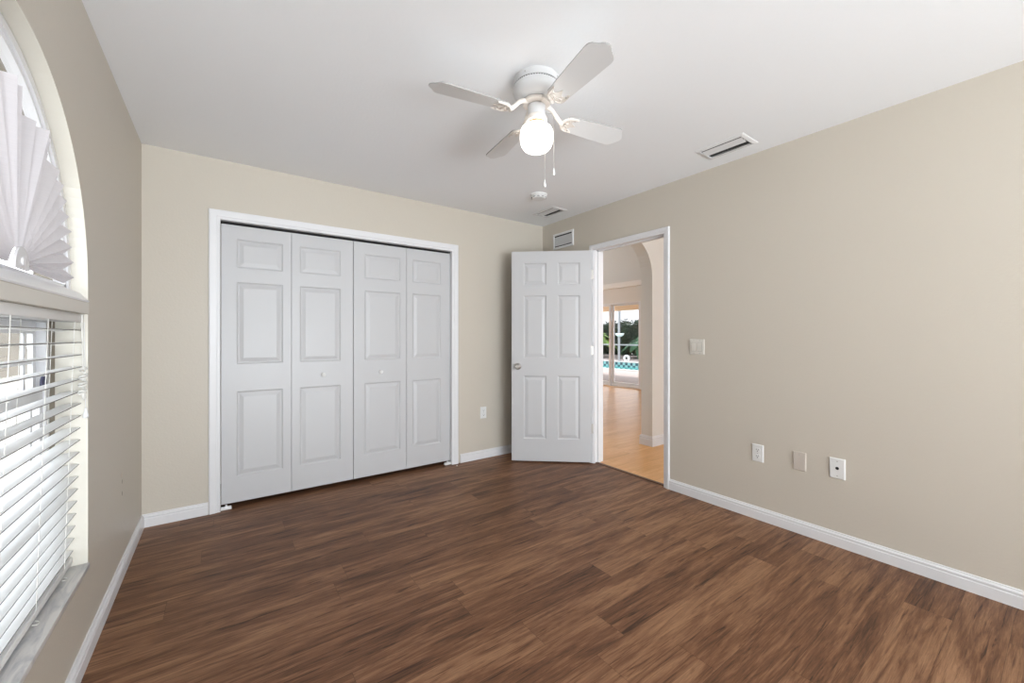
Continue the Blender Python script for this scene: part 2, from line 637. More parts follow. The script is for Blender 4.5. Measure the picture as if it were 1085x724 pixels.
def baseboard(name, p, q, inward, label, h=1.0, miter=(0, 0)):
    """p, q: wall line ends on the floor; inward: unit vector away from the wall; miter: 1 where an inside corner is cut at 45 degrees"""
    p, q, n = Vector((*p, 0)), Vector((*q, 0)), Vector((*inward, 0))
    d = (q - p).normalized()
    t = MB()
    vs = []
    for base, sgn, mi in ((p, 1, miter[0]), (q, -1, miter[1])):
        vs.append([t.bm.verts.new(base + n * a + d * (sgn * a * mi) + Vector((0, 0, z * h))) for a, z in BB])
    k = len(BB)
    for i in range(k):
        t.bm.faces.new((vs[0][i], vs[0][(i + 1) % k], vs[1][(i + 1) % k], vs[1][i]))
    t.bm.faces.new(vs[0])
    t.bm.faces.new(vs[1][::-1])
    bmesh.ops.recalc_face_normals(t.bm, faces=t.bm.faces[:])
    return struct(t, name, M_trim, label, 'baseboard', smooth=20)


baseboard('baseboard_left', (XL, YF), (XL, YB), (1, 0), 'white moulded baseboard under the arched window', miter=(0, 1))
baseboard('baseboard_back', (XL, YB), (-0.081, YB), (0, -1), 'short white baseboard left of the closet doors', miter=(1, 0))
baseboard('baseboard_corner', (1.863, YB), (XR, YB), (0, -1), 'short white baseboard between the closet and the open door', miter=(0, 1))
baseboard('baseboard_right', (XR, YF), (XR, 1.882), (-1, 0), 'long white baseboard under the row of wall plates')
baseboard('baseboard_nook', (XR, 2.742), (XR, YB), (-1, 0), 'white baseboard hidden behind the open door', miter=(0, 1))


# casings: U-shaped mitred frames; profile (distance out from the opening, thickness)
CP = [(0.0, 0.0), (0.0, 0.009), (0.004, 0.011), (0.018, 0.011), (0.022, 0.014), (0.030, 0.0155), (0.042, 0.017), (0.058, 0.018), (0.064, 0.016), (0.066, 0.0)]


def casing(t, P, lo, hi, top, bottom=0.0, scale=1.0):
    """P(s, z, d): point s along the wall, height z, d out of the wall"""
    rings = [[], [], [], []]
    for s, d in CP:
        s *= scale
        rings[0].append(t.bm.verts.new(P(lo - s, bottom, d)))
        rings[1].append(t.bm.verts.new(P(lo - s, top + s, d)))
        rings[2].append(t.bm.verts.new(P(hi + s, top + s, d)))
        rings[3].append(t.bm.verts.new(P(hi + s, bottom, d)))
    k = len(CP)
    for a, c in zip(rings[:-1], rings[1:]):
        for i in range(k):
            t.bm.faces.new((a[i], a[(i + 1) % k], c[(i + 1) % k], c[i]))
    t.bm.faces.new(rings[0])
    t.bm.faces.new(rings[3][::-1])
    bmesh.ops.recalc_face_normals(t.bm, faces=t.bm.faces[:])


t1 = root('trim_1', 'white moulded casing around the closet opening', 'door frame', (0.88, YB, 0), kind='structure')
b = MB()
casing(b, lambda s, z, d: (s - 0.88, -d, z), CX0, CX1, CZ)
b.build('casing', M_trim, t1, smooth=20)
b = MB()
b.box((CX0 - 0.02 - 0.88, 0.0, 0), (CX0 - 0.88, 0.1, CZ))
b.box((CX1 - 0.88, 0.0, 0), (CX1 + 0.02 - 0.88, 0.1, CZ))
b.box((CX0 - 0.02 - 0.88, 0.0, CZ), (CX1 + 0.02 - 0.88, 0.1, CZ + 0.02))
b.build('jamb', M_trim, t1)
b = MB()
b.box((CX0 - 0.88, 0.034, CZ - 0.012), (CX1 - 0.88, 0.066, CZ))
b.build('door_track', M_dark, t1)

t2 = root('trim_2', 'white casing and jamb around the open doorway', 'door frame', (XR, 2.31, 0), kind='structure')
b = MB()
casing(b, lambda s, z, d: (-d, s - 2.31, z), DY0 + 0.0, DY1 + 0.006, DZ, scale=0.74)
b.build('casing', M_trim, t2, smooth=20)
b = MB()
casing(b, lambda s, z, d: (RT + d, s - 2.31, z), DY0 - 0.004, DY1 + 0.004, DZ + 0.004, scale=0.9)
b.build('casing', M_trim, t2, smooth=20)
b = MB()
b.box((0, DY0 - 0.018 - 2.31, 0), (RT, DY0 - 2.31, DZ))
b.box((0, DY1 - 2.31, 0), (RT, DY1 + 0.018 - 2.31, DZ))
b.box((0, DY0 - 0.018 - 2.31, DZ), (RT, DY1 + 0.018 - 2.31, DZ + 0.018))
b.build('jamb', M_trim, t2)
b = MB()
b.box((0.040, DY0 - 2.31, 0), (0.075, DY0 + 0.011 - 2.31, DZ))
b.box((0.040, DY1 - 0.011 - 2.31, 0), (0.075, DY1 - 2.31, DZ))
b.box((0.040, DY0 - 2.31, DZ - 0.011), (0.075, DY1 - 2.31, DZ))
b.build('door_stop', M_trim, t2)
b = MB()
b.box((0.008, DY0 - 2.31, 0.895), (0.034, DY0 + 0.0025 - 2.31, 0.955))
tag(b.build('strike_plate', M_hinge, t2), 'small metal strike plate')

b = MB()
b.prism([(XR + 0.012, DY0, 0.0), (XR + 0.02, DY0, 0.007), (XR + 0.045, DY0, 0.007), (XR + 0.055, DY0, 0.0)], (0, DY1 - DY0, 0))
struct(b, 'trim_3', M_strip, 'dark brown threshold strip between the walnut and oak floors', 'threshold')


# ================================================================ PANEL DOORS
def panel_leaf(width, z0, z1, thick, xs, zs, panels):
    """leaf spans x 0..width, faces -Y (front at y=0) and +Y (back at y=thick); raised panels on both faces.
    xs, zs: grid lines of the panels; panels: set of (i, j) cells that are panels"""
    t = MB()
    gx = [0.0] + list(xs) + [width]
    gz = [z0] + list(zs) + [z1]
    prof = [(0.0, 0.0), (0.005, 0.0045), (0.011, 0.0075), (0.016, 0.0075), (0.040, 0.0020), (0.044, 0.0015)]
    for side in (0, 1):
        Y = (lambda d: d) if side == 0 else (lambda d: thick - d)
        for i in range(len(gx) - 1):
            for j in range(len(gz) - 1):
                xa, xb, za, zb = gx[i], gx[i + 1], gz[j], gz[j + 1]
                if (i, j) not in panels:
                    t.face([(xa, Y(0), za), (xb, Y(0), za), (xb, Y(0), zb), (xa, Y(0), zb)])
                    continue
                loops = [[(xa + s, Y(d), za + s), (xb - s, Y(d), za + s), (xb - s, Y(d), zb - s), (xa + s, Y(d), zb - s)] for s, d in prof]
                for a, c in zip(loops[:-1], loops[1:]):
                    for k in range(4):
                        m = (k + 1) % 4
                        t.face([a[k], a[m], c[m], c[k]])
                t.face(loops[-1])
    for q in (((0, 0, z0), (width, 0, z0), (width, thick, z0), (0, thick, z0)),
              ((0, 0, z1), (width, 0, z1), (width, thick, z1), (0, thick, z1)),
              ((0, 0, z0), (0, 0, z1), (0, thick, z1), (0, thick, z0)),
              ((width, 0, z0), (width, 0, z1), (width, thick, z1), (width, thick, z0))):
        t.face(q)
    bmesh.ops.remove_doubles(t.bm, verts=t.bm.verts[:], dist=1e-5)
    bmesh.ops.recalc_face_normals(t.bm, faces=t.bm.faces[:])
    return t


def knob_mb(r=0.016, length=0.03, mat=None):
    t = MB()
    t.lathe([(r * 0.62, 0), (r * 0.62, 0.003), (r * 0.42, 0.005), (r * 0.40, length * 0.4), (r * 0.8, length * 0.5), (r, length * 0.68), (r * 0.95, length * 0.86), (r * 0.6, length * 0.97), (0, length)], 24, mat=mat)
    return t


FRONT = Matrix.Rotation(pi / 2, 4, 'X')       # lathe axis Z -> -Y
BIF = {'zs': (0.217, 0.824, 1.020, 1.607, 1.708, 1.914)}
for name, label, lo, mid_, hi, kx in (
        ('door_1', 'left pair of white bifold closet doors nearest the window', -0.009, 0.4275, 0.8780, 0.650),
        ('door_2', 'right pair of white bifold closet doors beside the outlet', 0.8830, 1.3390, 1.7690, 1.105)):
    r = root(name, label, 'closet door', (lo, YB + 0.030, 0), kind='structure')
    for a, c, outer_left in ((lo, mid_ - 0.0015, True), (mid_ + 0.0015, hi, False)):
        wd = c - a
        s0, s1 = (0.090, 0.055) if outer_left else (0.055, 0.096)
        lf = panel_leaf(wd, 0.034, 2.011, 0.032, (s0, wd - s1), BIF['zs'], {(1, 1), (1, 3), (1, 5)}).build('door_leaf', M_door, r, (a - lo, 0, 0), smooth=0)
        if a <= kx <= c:
            knob_mb(0.017, 0.032, FRONT).build('knob', M_plastic, lf, (kx - a, 0, 0.915))

for i, (x, lab) in enumerate(((0.020, 'white floor pivot bracket at the closet corner nearest the window'),
                              (1.742, 'white floor pivot bracket at the closet corner nearest the outlet'))):
    b = MB()
    b.box((-0.032, -0.020, 0.0), (0.032, 0.02, 0.004), bevel=0.001)
    b.box((-0.030, -0.012, 0.004), (0.030, -0.008, 0.020), bevel=0.001)
    b.box((-0.030, 0.010, 0.004), (0.030, 0.014, 0.016), bevel=0.001)
    b.lathe([(0.006, 0.004), (0.006, 0.03), (0, 0.031)], 12)
    tag(b.build('pivot_bracket', M_plastic, loc=(x, YB + 0.028, 0)), lab, 'bracket', 'closet door floor brackets')
b = MB()
b.lathe([(0.0, 0.0), (0.006, 0.001), (0.005, 0.006), (0, 0.008)], 12)
tag(b.build('door_stop_bumper', M_plastic, loc=(1.792, YB - 0.07, 0)), 'tiny white rubber bumper lying on the floor by the closet casing', 'bumper')

# the bedroom door, swung wide open
hinge = Vector((2.884, 2.683))
free = Vector((2.292, 3.188))
dirv = (free - hinge).normalized()
DW = 0.765
# local x runs from hinge to free edge, local -Y must face the camera
ang = math.atan2(dirv.y, dirv.x)
door = root('door_3', 'open white six-panel bedroom door standing in front of the corner', 'door', (hinge.x, hinge.y, 0), ang, kind='structure')
DZS = (0.228, 0.838, 1.012, 1.615, 1.716, 1.930)
xs = (0.108, 0.320, 0.430, 0.648)
lf = panel_leaf(DW, 0.014, 2.044, 0.035, xs, DZS, {(i, j) for i in (1, 3) for j in (1, 3, 5)})
# camera side is local +Y (leaf turned 139 degrees): shift so that face lies on the measured line
leaf = lf.build('door_leaf', M_door, door, (0.022, -0.035, 0), smooth=0)
for sgn, y0 in ((1, 0.035), (-1, 0.0)):
    t = MB()
    mt = Matrix.Rotation(-pi / 2 if sgn > 0 else pi / 2, 4, 'X')
    t.lathe([(0.031, 0.0), (0.031, 0.004), (0.026, 0.008), (0.013, 0.010), (0.012, 0.024), (0.020, 0.030), (0.0265, 0.042), (0.0265, 0.052), (0.019, 0.060), (0, 0.062)], 32, mat=mt)
    kn = t.build('door_knob', M_metal, leaf, (DW - 0.062, y0, 0.930))
    kn['label'] = 'satin nickel door knob'
t = MB()
t.box((DW, 0.006, 0.900), (DW + 0.0015, 0.029, 0.960))
t.build('latch_plate', M_hinge, leaf)
for z in (0.335, 1.085, 1.815):
    t = MB()
    t.box((-0.002, 0.003, z - 0.045), (0.0, 0.032, z + 0.045))
    t.box((-0.020, 0.027, z - 0.045), (0.0, 0.030, z + 0.045))
    t.lathe([(0.0065, -0.046), (0.0065, 0.046)], 12, mat=Matrix.Translation((-0.006, -0.004, z)))
    t.lathe([(0.0, -0.051), (0.004, -0.050), (0.0075, -0.046), (0.0075, -0.043)], 12, mat=Matrix.Translation((-0.006, -0.004, z)))
    t.lathe([(0.0075, 0.043), (0.0075, 0.046), (0.004, 0.050), (0.0, 0.051)], 12, mat=Matrix.Translation((-0.006, -0.004, z)))
    t.build('hinge', M_hinge, leaf)

# ================================================================ WINDOWS
# arched window: frame ring, pane, sloping sill
w1 = root('window_1', 'half-round arched window over the blind', 'window', (XL, AYC, AZC), kind='structure')


def ring_arch(t, r0, r1, xa, xb, n=56, mi=0, zlow=0.0):
    """half ring between radii r0<r1, x from xa to xb, with straight legs down to zlow"""
    pts = [(1, zlow)] + [(None, pi * i / n) for i in range(n + 1)] + [(-1, zlow)]
    rows = []
    for k, a in pts:
        row = []
        for r, x in ((r0, xa), (r1, xa), (r1, xb), (r0, xb)):
            row.append(t.bm.verts.new((x, k * r, a) if k is not None else (x, r * cos(a), r * sin(a))))
        rows.append(row)
    for a, c in zip(rows[:-1], rows[1:]):
        for i in range(4):
            t.bm.faces.new((a[i], a[(i + 1) % 4], c[(i + 1) % 4], c[i])).material_index = mi
    t.bm.faces.new(rows[0])
    t.bm.faces.new(rows[-1][::-1])
    bmesh.ops.recalc_face_normals(t.bm, faces=t.bm.faces[:])


b = MB()
ring_arch(b, 0.622, 0.648, -0.045, -0.085, zlow=-0.03)
b2 = MB()
ring_arch(b2, 0.606, 0.624, -0.052, -0.080, zlow=-0.03)
me = bpy.data.meshes.new('t')
b2.bm.to_mesh(me)
b2.bm.free()
b.bm.from_mesh(me)
bpy.data.meshes.remove(me)
b.box((-0.085, -0.648, -0.058), (-0.052, 0.648, 0.0))
b.build('frame', M_winframe, w1)
b = MB()
NP = 40
b.prism([(-0.068, -0.61, -0.01)] + [(-0.068, -0.61 * cos(pi * i / NP), 0.61 * sin(pi * i / NP)) for i in range(NP + 1)] + [(-0.068, 0.61, -0.01)], (-0.004, 0, 0))
b.build('pane', M_glass, w1, smooth=0)
b = MB()
zb = AZ0 - AZC
b.prism([(0.002, -0.6495, zb), (0.004, -0.6495, zb + 0.005), (0.000, -0.6495, zb + 0.010), (-0.020, -0.6495, zb + 0.034), (-0.054, -0.6495, zb + 0.052), (-0.054, -0.6495, zb)], (0, 1.299, 0))
b.build('window_sill', M_winframe, w1)
b = MB()
b.box((0.0, -0.65, WZ1 - AZC + 0.001), (0.003, 0.65, AZ0 - AZC - 0.003))
tag(b.build('mullion_board', M_ivory, w1), 'pale board between arch and blind')

# pleated fan shade hanging in the arch
sh = root('arch_shade', 'white pleated fan shade sagging in the arched window', 'window shade', (XL - 0.016, 1.600, 1.402))
b = MB()
NPL = 60
inner, outer = [], []
rnd = random.Random(3)
for i in range(NPL + 1):
    th = pi * i / NPL
    deg = math.degrees(th)
    R0 = 0.522 - 0.10 * cos(th) if deg > 90 else 0.522
    amp = 0.018
    if 48 < deg < 135:
        k = min(1.0, (deg - 48) / 22, (135 - deg) / 22)
        R0 -= 0.075 * k
        amp = 0.012 + 0.020 * k
    R0 += rnd.uniform(-0.012, 0.006)
    s = 1 if i % 2 else -1
    big = 0.016 * sin(deg * 0.21) if 50 < deg < 130 else 0
    ri = 0.045
    inner.append((0.004 * s, ri * cos(th), ri * sin(th)))
    outer.append((-0.016 + amp * s * 0.75 + big, R0 * cos(th), max(0.004, R0 * sin(th))))
NR = 6
grid = []
for a, c in zip(inner, outer):
    grid.append([b.bm.verts.new(Vector(a).lerp(Vector(c), k / NR)) for k in range(NR + 1)])
for a, c in zip(grid[:-1], grid[1:]):
    for k in range(NR):
        b.bm.faces.new((a[k], a[k + 1], c[k + 1], c[k]))
b.build('pleated_fabric', M_cloth, sh, smooth=0)
b = MB()
b.prism([(0.006, 0.045 * cos(pi * i / 16), -0.012 + 0.058 * sin(pi * i / 16)) for i in range(17)], (0.006, 0, 0))
b.lathe([(0.012, 0), (0.012, 0.004), (0, 0.006)], 16, mat=Matrix.Translation((0.012, 0, 0.008)) @ Matrix.Rotation(pi / 2, 4, 'Y'))
b.build('centre_clip', M_clear, sh)

# lower window
w2 = root('window_2', 'rectangular window behind the slatted blind', 'window', (XL - 0.10, AYC, WZ0), kind='structure')
ww, hh = WY1 - WY0, WZ1 - WZ0
hw = ww / 2
b = MB()
fx0, fx1 = -0.038, 0.0
b.box((fx0, -hw, 0), (fx1, -hw + 0.035, hh))
b.box((fx0, hw - 0.035, 0), (fx1, hw, hh))
b.box((fx0, -hw + 0.035, hh - 0.035), (fx1, hw - 0.035, hh))
b.box((fx0, -hw + 0.035, 0), (fx1, hw - 0.035, 0.03))
b.build('frame', M_winframe, w2)
zm = 0.66
for z0, z1, xo in ((0.03, zm + 0.02, -0.008), (zm - 0.02, hh - 0.035, -0.024)):
    b = MB()
    a0, a1 = -hw + 0.035, hw - 0.035
    b.box((xo - 0.013, a0, z0), (xo, a0 + 0.03, z1))
    b.box((xo - 0.013, a1 - 0.03, z0), (xo, a1, z1))
    b.box((xo - 0.013, a0 + 0.03, z0), (xo, a1 - 0.03, z0 + 0.04))
    b.box((xo - 0.013, a0 + 0.03, z1 - 0.04), (xo, a1 - 0.03, z1))
    s_ = b.build('sash', M_winframe, w2)
    b = MB()
    for k in (-0.52, -0.26, 0.0, 0.26, 0.52):
        b.box((xo - 0.010, k - 0.009, z0 + 0.04), (xo - 0.003, k + 0.009, z1 - 0.04))
    zz = (z0 + z1) / 2
    b.box((xo - 0.0095, a0 + 0.03, zz - 0.009), (xo - 0.0035, a1 - 0.03, zz + 0.009))
    b.build('muntin_grid', M_winframe, s_)
    b = MB()
    b.box((xo - 0.008, a0 + 0.028, z0 + 0.038), (xo - 0.005, a1 - 0.028, z1 - 0.038))
    b.build('pane', M_glass, s_, smooth=0)
t = MB()
t.box((-0.004, 0.50, zm + 0.020), (0.016, 0.59, zm + 0.028), bevel=0.002)
t.tube([(0.008, 0.555 + 0.016 * cos(a), zm + 0.044 + 0.022 * sin(a)) for a in [2 * pi * i / 20 for i in range(20)]], 0.005, 8, closed=True)
tag(t.build('sash_lock', M_lock, w2), 'dark sash lock')
b = MB()
b.box((-0.002, -hw, -0.020), (0.106, hw, 0.0), bevel=0.003)
tag(b.build('marble_sill', M_marble, w2), 'grey veined marble sill')

# blind
BY0, BY1 = 0.915, 2.197
ZT, ZB2 = 1.262, 0.420


def blind_x(z):
    q = max(0.0, (ZT - z) / (ZT - ZB2))
    return -0.434 - 0.005 * q - 0.018 * q ** 3


bl = root('window_blind', 'white slatted blind lowered over the rectangular window', 'blind', (-0.46, AYC, WZ0))
ox, oy, oz = bl.location
b = MB()
b.box((-0.490 - ox, BY0 - oy, 1.268 - oz), (-0.434 - ox, BY1 - oy, 1.299 - oz), bevel=0.002)
hr = b.build('headrail', M_blind, bl)
b = MB()
b.box((-0.4345 - ox, BY1 - 0.010 - oy, 1.2665 - oz), (-0.430 - ox, BY1 - 0.002 - oy, 1.299 - oz))
b.build('end_bracket', M_cord, hr)
NS = 19
sp = (ZT - ZB2) / (NS - 1) if NS > 1 else 0
slat_me = None
for i in range(NS):
    z = ZT - 0.024 - i * sp * 0.985
    if slat_me is None:
        t = MB()
        n = 6
        up, lo_ = [], []
        for k in range(n + 1):
            u = k / n
            zc = 0.0028 * (1 - (2 * u - 1) ** 2) - 0.002 * (u - 0.5) * 0
            up.append((-0.050 * u, zc + 0.0014))
            lo_.append((-0.050 * u, zc - 0.0014))
        prof = up + lo_[::-1]
        t.prism([(px, BY0 - oy, pz) for px, pz in prof], (0, BY1 - BY0, 0))
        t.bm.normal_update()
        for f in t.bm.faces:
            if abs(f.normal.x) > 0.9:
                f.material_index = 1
        s0 = t.build('slat', [M_blind, M_slatshade], bl, smooth=40)
        slat_me = s0.data
        so = s0
    else:
        so = s0.copy()
        COL.objects.link(so)
        so.parent = bl
    so.location = (blind_x(z) - ox, 0, z - oz)
    so.rotation_euler = (0, RAD(-3), 0)
b = MB()
xb_ = blind_x(0.40)
b.box((xb_ - 0.052 - ox, BY0 - oy, 0.362 - oz), (xb_ - ox, BY1 - oy, 0.386 - oz), bevel=0.004)
br = b.build('bottom_rail', M_blind, bl)
for yy in (1.015, 1.285, 1.555, 1.825, 2.095):
    t = MB()
    for off in (0.0015, -0.0535):
        t.tube([(blind_x(1.27) + off - ox, yy - oy, 1.268 - oz), (blind_x(0.39) + off - ox, yy - oy, 0.384 - oz)], 0.0011, 6)
    for i in range(NS):
        z = ZT - 0.024 - i * sp * 0.985 - 0.0035
        x = blind_x(z)
        t.tube([(x + 0.0015 - ox, yy - oy, z - oz - 0.001), (x - 0.0535 - ox, yy - oy, z - oz - 0.004)], 0.0007, 5)
    t.build('ladder_cord', M_cord, bl)
    t = MB()
    t.tube([(xb_ - 0.002 - ox + 0.012 * sin(a), yy + 0.012 * (cos(a) - 1) - oy, 0.362 - oz - 0.004 - 0.006 * sin(a)) for a in [pi * i / 8 for i in range(9)]], 0.0013, 6)
    t.build('cord_loop', M_cord, br)
# lift cords gathered in a knotted bundle, and a second tassel
t = MB()
for dy in (-0.008, 0.0, 0.008):
    pts = [(-0.430 - ox, 2.172 + dy - oy, 1.268 - oz), (-0.428 - ox, 2.176 + dy - oy, 1.18 - oz), (-0.427 - ox, 2.178 + dy * 0.6 - oy, 1.09 - oz)]
    t.tube(pts, 0.0013, 6)
cz, cy, cx = 1.045, 2.170, -0.424
pts = []
for i in range(90):
    a = i / 89
    zz = cz + 0.045 - 0.095 * a
    q = 2 * pi * 7 * a
    pts.append((cx - ox + 0.009 * sin(q), cy - 0.028 * a + 0.016 * cos(q) * (1 - 0.3 * a) - oy, zz - oz + 0.012 * sin(q * 0.5)))
t.tube(pts, 0.0034, 7)
t.tube([(cx - ox + 0.004, cy - 0.02 - oy + 0.012 * cos(a), 0.998 - oz + 0.018 * sin(a)) for a in [2 * pi * i / 16 for i in range(16)]], 0.0035, 7, closed=True)
lc = t.build('lift_cord', M_cord, bl)
t = MB()
t.tube([(-0.427 - ox, 2.188 - oy, 1.268 - oz), (-0.425 - ox, 2.190 - oy, 1.10 - oz), (-0.424 - ox, 2.192 - oy, 0.945 - oz)], 0.0012, 6)
t.lathe([(0.0, 0.020), (0.003, 0.018), (0.005, 0.006), (0.008, -0.010), (0.0085, -0.016), (0.005, -0.021), (0, -0.022)], 16, mat=Matrix.Translation((-0.4235 - ox, 2.192 - oy, 0.925 - oz)))
t.build('tassel', M_plastic, lc)

# ================================================================ CEILING FAN
FX, FY = 1.226, 1.508
fan = root('ceiling_fan', 'white four-blade ceiling fan with a lit opal globe', 'ceiling fan', (FX, FY, H))
zr = lambda z: z - H
b = MB()
b.lathe([(0.110, zr(2.4459)), (0.110, zr(2.416)), (0.106, zr(2.414)), (0.106, zr(2.410)), (0.110, zr(2.408)), (0.113, zr(2.398)), (0.113, zr(2.388)), (0.108, zr(2.374)), (0.096, zr(2.362)),
         (0.080, zr(2.354)), (0.070, zr(2.350)), (0.066, zr(2.346)), (0.0, zr(2.346))], 64)
mh = b.build('motor_housing', M_fan, fan)
b = MB()
for i in range(56):
    a = 2 * pi * i / 56
    b.box((0.1055, -0.0035, zr(2.4105)), (0.1075, 0.0035, zr(2.4135)), mat=Matrix.Rotation(a, 4, 'Z'))
b.build('vent_slots', M_slot, mh)
for a in (0.4, 0.4 + pi / 2, 0.4 + pi, 0.4 + 3 * pi / 2):
    b = MB()
    b.lathe([(0.0035, 0.0), (0.0035, 0.002), (0, 0.003)], 10, mat=Matrix.Rotation(a, 4, 'Z') @ Matrix.Translation((0.110, 0, zr(2.430))) @ Matrix.Rotation(pi / 2, 4, 'Y'))
    b.build('screw', M_hinge, mh)
b = MB()
b.lathe([(0.060, zr(2.346)), (0.066, zr(2.342)), (0.066, zr(2.330)), (0.058, zr(2.326)), (0, zr(2.326))], 48)
b.build('flywheel', M_ivoryarm, fan)
b = MB()
b.lathe([(0.036, zr(2.326)), (0.042, zr(2.322)), (0.042, zr(2.276)), (0.040, zr(2.273)), (0, zr(2.273))], 48)
b.build('switch_housing', M_fan, fan)
b = MB()
b.lathe([(0.043, zr(2.273)), (0.049, zr(2.266)), (0.051, zr(2.256)), (0.050, zr(2.246)), (0.046, zr(2.243)), (0, zr(2.243))], 48)
b.build('globe_fitter', M_ivoryarm, fan)
b = MB()
b.lathe([(0.0415, zr(2.243)), (0.0425, zr(2.240)), (0.0425, zr(2.236)), (0.0415, zr(2.233)), (0, zr(2.233))], 40)
tag(b.build('brass_ring', M_brass, fan), 'brass ring above the globe')
b = MB()
b.lathe([(0.040, zr(2.233)), (0.048, zr(2.229)), (0.060, zr(2.224)), (0.071, zr(2.214)), (0.077, zr(2.202)), (0.079, zr(2.188)), (0.079, zr(2.160)), (0.077, zr(2.146)), (0.071, zr(2.130)),
         (0.060, zr(2.116)), (0.042, zr(2.106)), (0.020, zr(2.101)), (0, zr(2.100))], 48, cap=False)
tag(b.build('glass_globe', M_globe, fan), 'lit opal glass globe')

# blade irons and blades
BZ = zr(2.278)
half = [(0.165, 0.0435), (0.175, 0.047), (0.25, 0.0525), (0.35, 0.0580), (0.455, 0.0630), (0.470, 0.0630), (0.482, 0.0600), (0.4915, 0.0525), (0.4975, 0.042), (0.505, 0.031), (0.515, 0.022), (0.5225, 0.012), (0.525, 0.0)]
outline = half + [(x, -y) for x, y in half[-2::-1]]
PITCH = Matrix.Rotation(RAD(-12), 4, 'X')


def make_blade():
    t = MB()
    lower = [(x, y, 0.0) for x, y in outline]
    t.prism(lower, (0, 0, 0.0055))
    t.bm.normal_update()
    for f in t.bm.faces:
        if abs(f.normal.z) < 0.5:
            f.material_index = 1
    return t


def make_iron():
    t = MB()
    # curved arm from the flywheel out and down to the plate
    arm = [(0.050, 0, zr(2.334) - BZ), (0.070, 0, zr(2.332) - BZ), (0.090, 0, 0.044), (0.108, 0, 0.026), (0.126, 0, 0.008), (0.146, 0, -0.007)]
    t.tube(arm, [0.012, 0.0115, 0.0105, 0.010, 0.0105, 0.012], 10)
    # plate under the blade: a three-lobed leaf with raised scrolls
    lobe = [(0.140, 0.010), (0.148, 0.026), (0.160, 0.040), (0.178, 0.046), (0.205, 0.047), (0.222, 0.043), (0.214, 0.036), (0.196, 0.030), (0.190, 0.022), (0.198, 0.012), (0.214, 0.006), (0.226, 0.0)]
    pl = lobe + [(x, -y) for x, y in lobe[-2::-1]]
    t.prism([(x, y, -0.0045) for x, y in pl], (0, 0, 0.0042), mat=PITCH)
    for s in (1, -1):
        sc = [(0.150, 0.006 * s), (0.152, 0.022 * s), (0.163, 0.036 * s), (0.182, 0.041 * s), (0.202, 0.042 * s), (0.220, 0.042 * s)]
        t.tube([(x, y, -0.006) for x, y in sc], [0.004, 0.0045, 0.0045, 0.004, 0.0032, 0.002], 8, mat=PITCH)
        cu = [(0.168 + 0.011 * cos(q), s * (0.018 + 0.011 * sin(q)), -0.006) for q in [-2.2 + 4.4 * i / 12 for i in range(13)]]
        t.tube(cu, 0.0030, 8, mat=PITCH)
    return t


def make_screw(x, y):
    t = MB()
    if True:
        t.lathe([(0.005, 0.0), (0.0045, -0.002), (0.0, -0.003)], 12, mat=PITCH @ Matrix.Translation((x, y, -0.0045)))
    return t


proto_iron = proto_blade = None
for k in range(4):
    a = RAD(-9 + 90 * k)
    if k == 0:
        proto_iron = make_iron().build('blade_iron', M_ivoryarm, fan, (0, 0, BZ), a)
        for x, y in ((0.160, 0.0), (0.200, 0.036), (0.200, -0.036)):
            make_screw(x, y).build('screw', M_hinge, proto_iron)
        t = make_blade()
        bmesh.ops.transform(t.bm, matrix=PITCH, verts=t.bm.verts[:])
        proto_blade = t.build('blade', [M_blade, M_bladeshade], fan, (0, 0, BZ), a, smooth=0)
    else:
        c = copy_tree(proto_iron, fan)
        c.rotation_euler = (0, 0, a)
        c = copy_tree(proto_blade, fan)
        c.rotation_euler = (0, 0, a)
for az, rr, zend in ((RAD(-5), 0.048, 1.955), (RAD(-36), 0.083, 2.003)):
    px, py = rr * cos(az), rr * sin(az)
    t = MB()
    t.tube([(0.040 * cos(az), 0.040 * sin(az), zr(2.29)), (px * 0.9, py * 0.9, zr(2.286)), (px, py, zr(2.27)), (px, py, zr(zend + 0.02))], 0.0011, 6)
    ch = t.build('pull_chain', M_hinge, fan)
    t = MB()
    t.lathe([(0.0, zr(zend + 0.024)), (0.002, zr(zend + 0.022)), (0.0035, zr(zend + 0.012)), (0.0062, zr(zend - 0.002)), (0.0065, zr(zend - 0.008)), (0.004, zr(zend - 0.013)), (0, zr(zend - 0.014))], 16,
            mat=Matrix.Translation((px, py, 0)))
    t.build('pull_knob', M_plastic, ch)

# ================================================================ VENTS, DETECTOR, PLATES


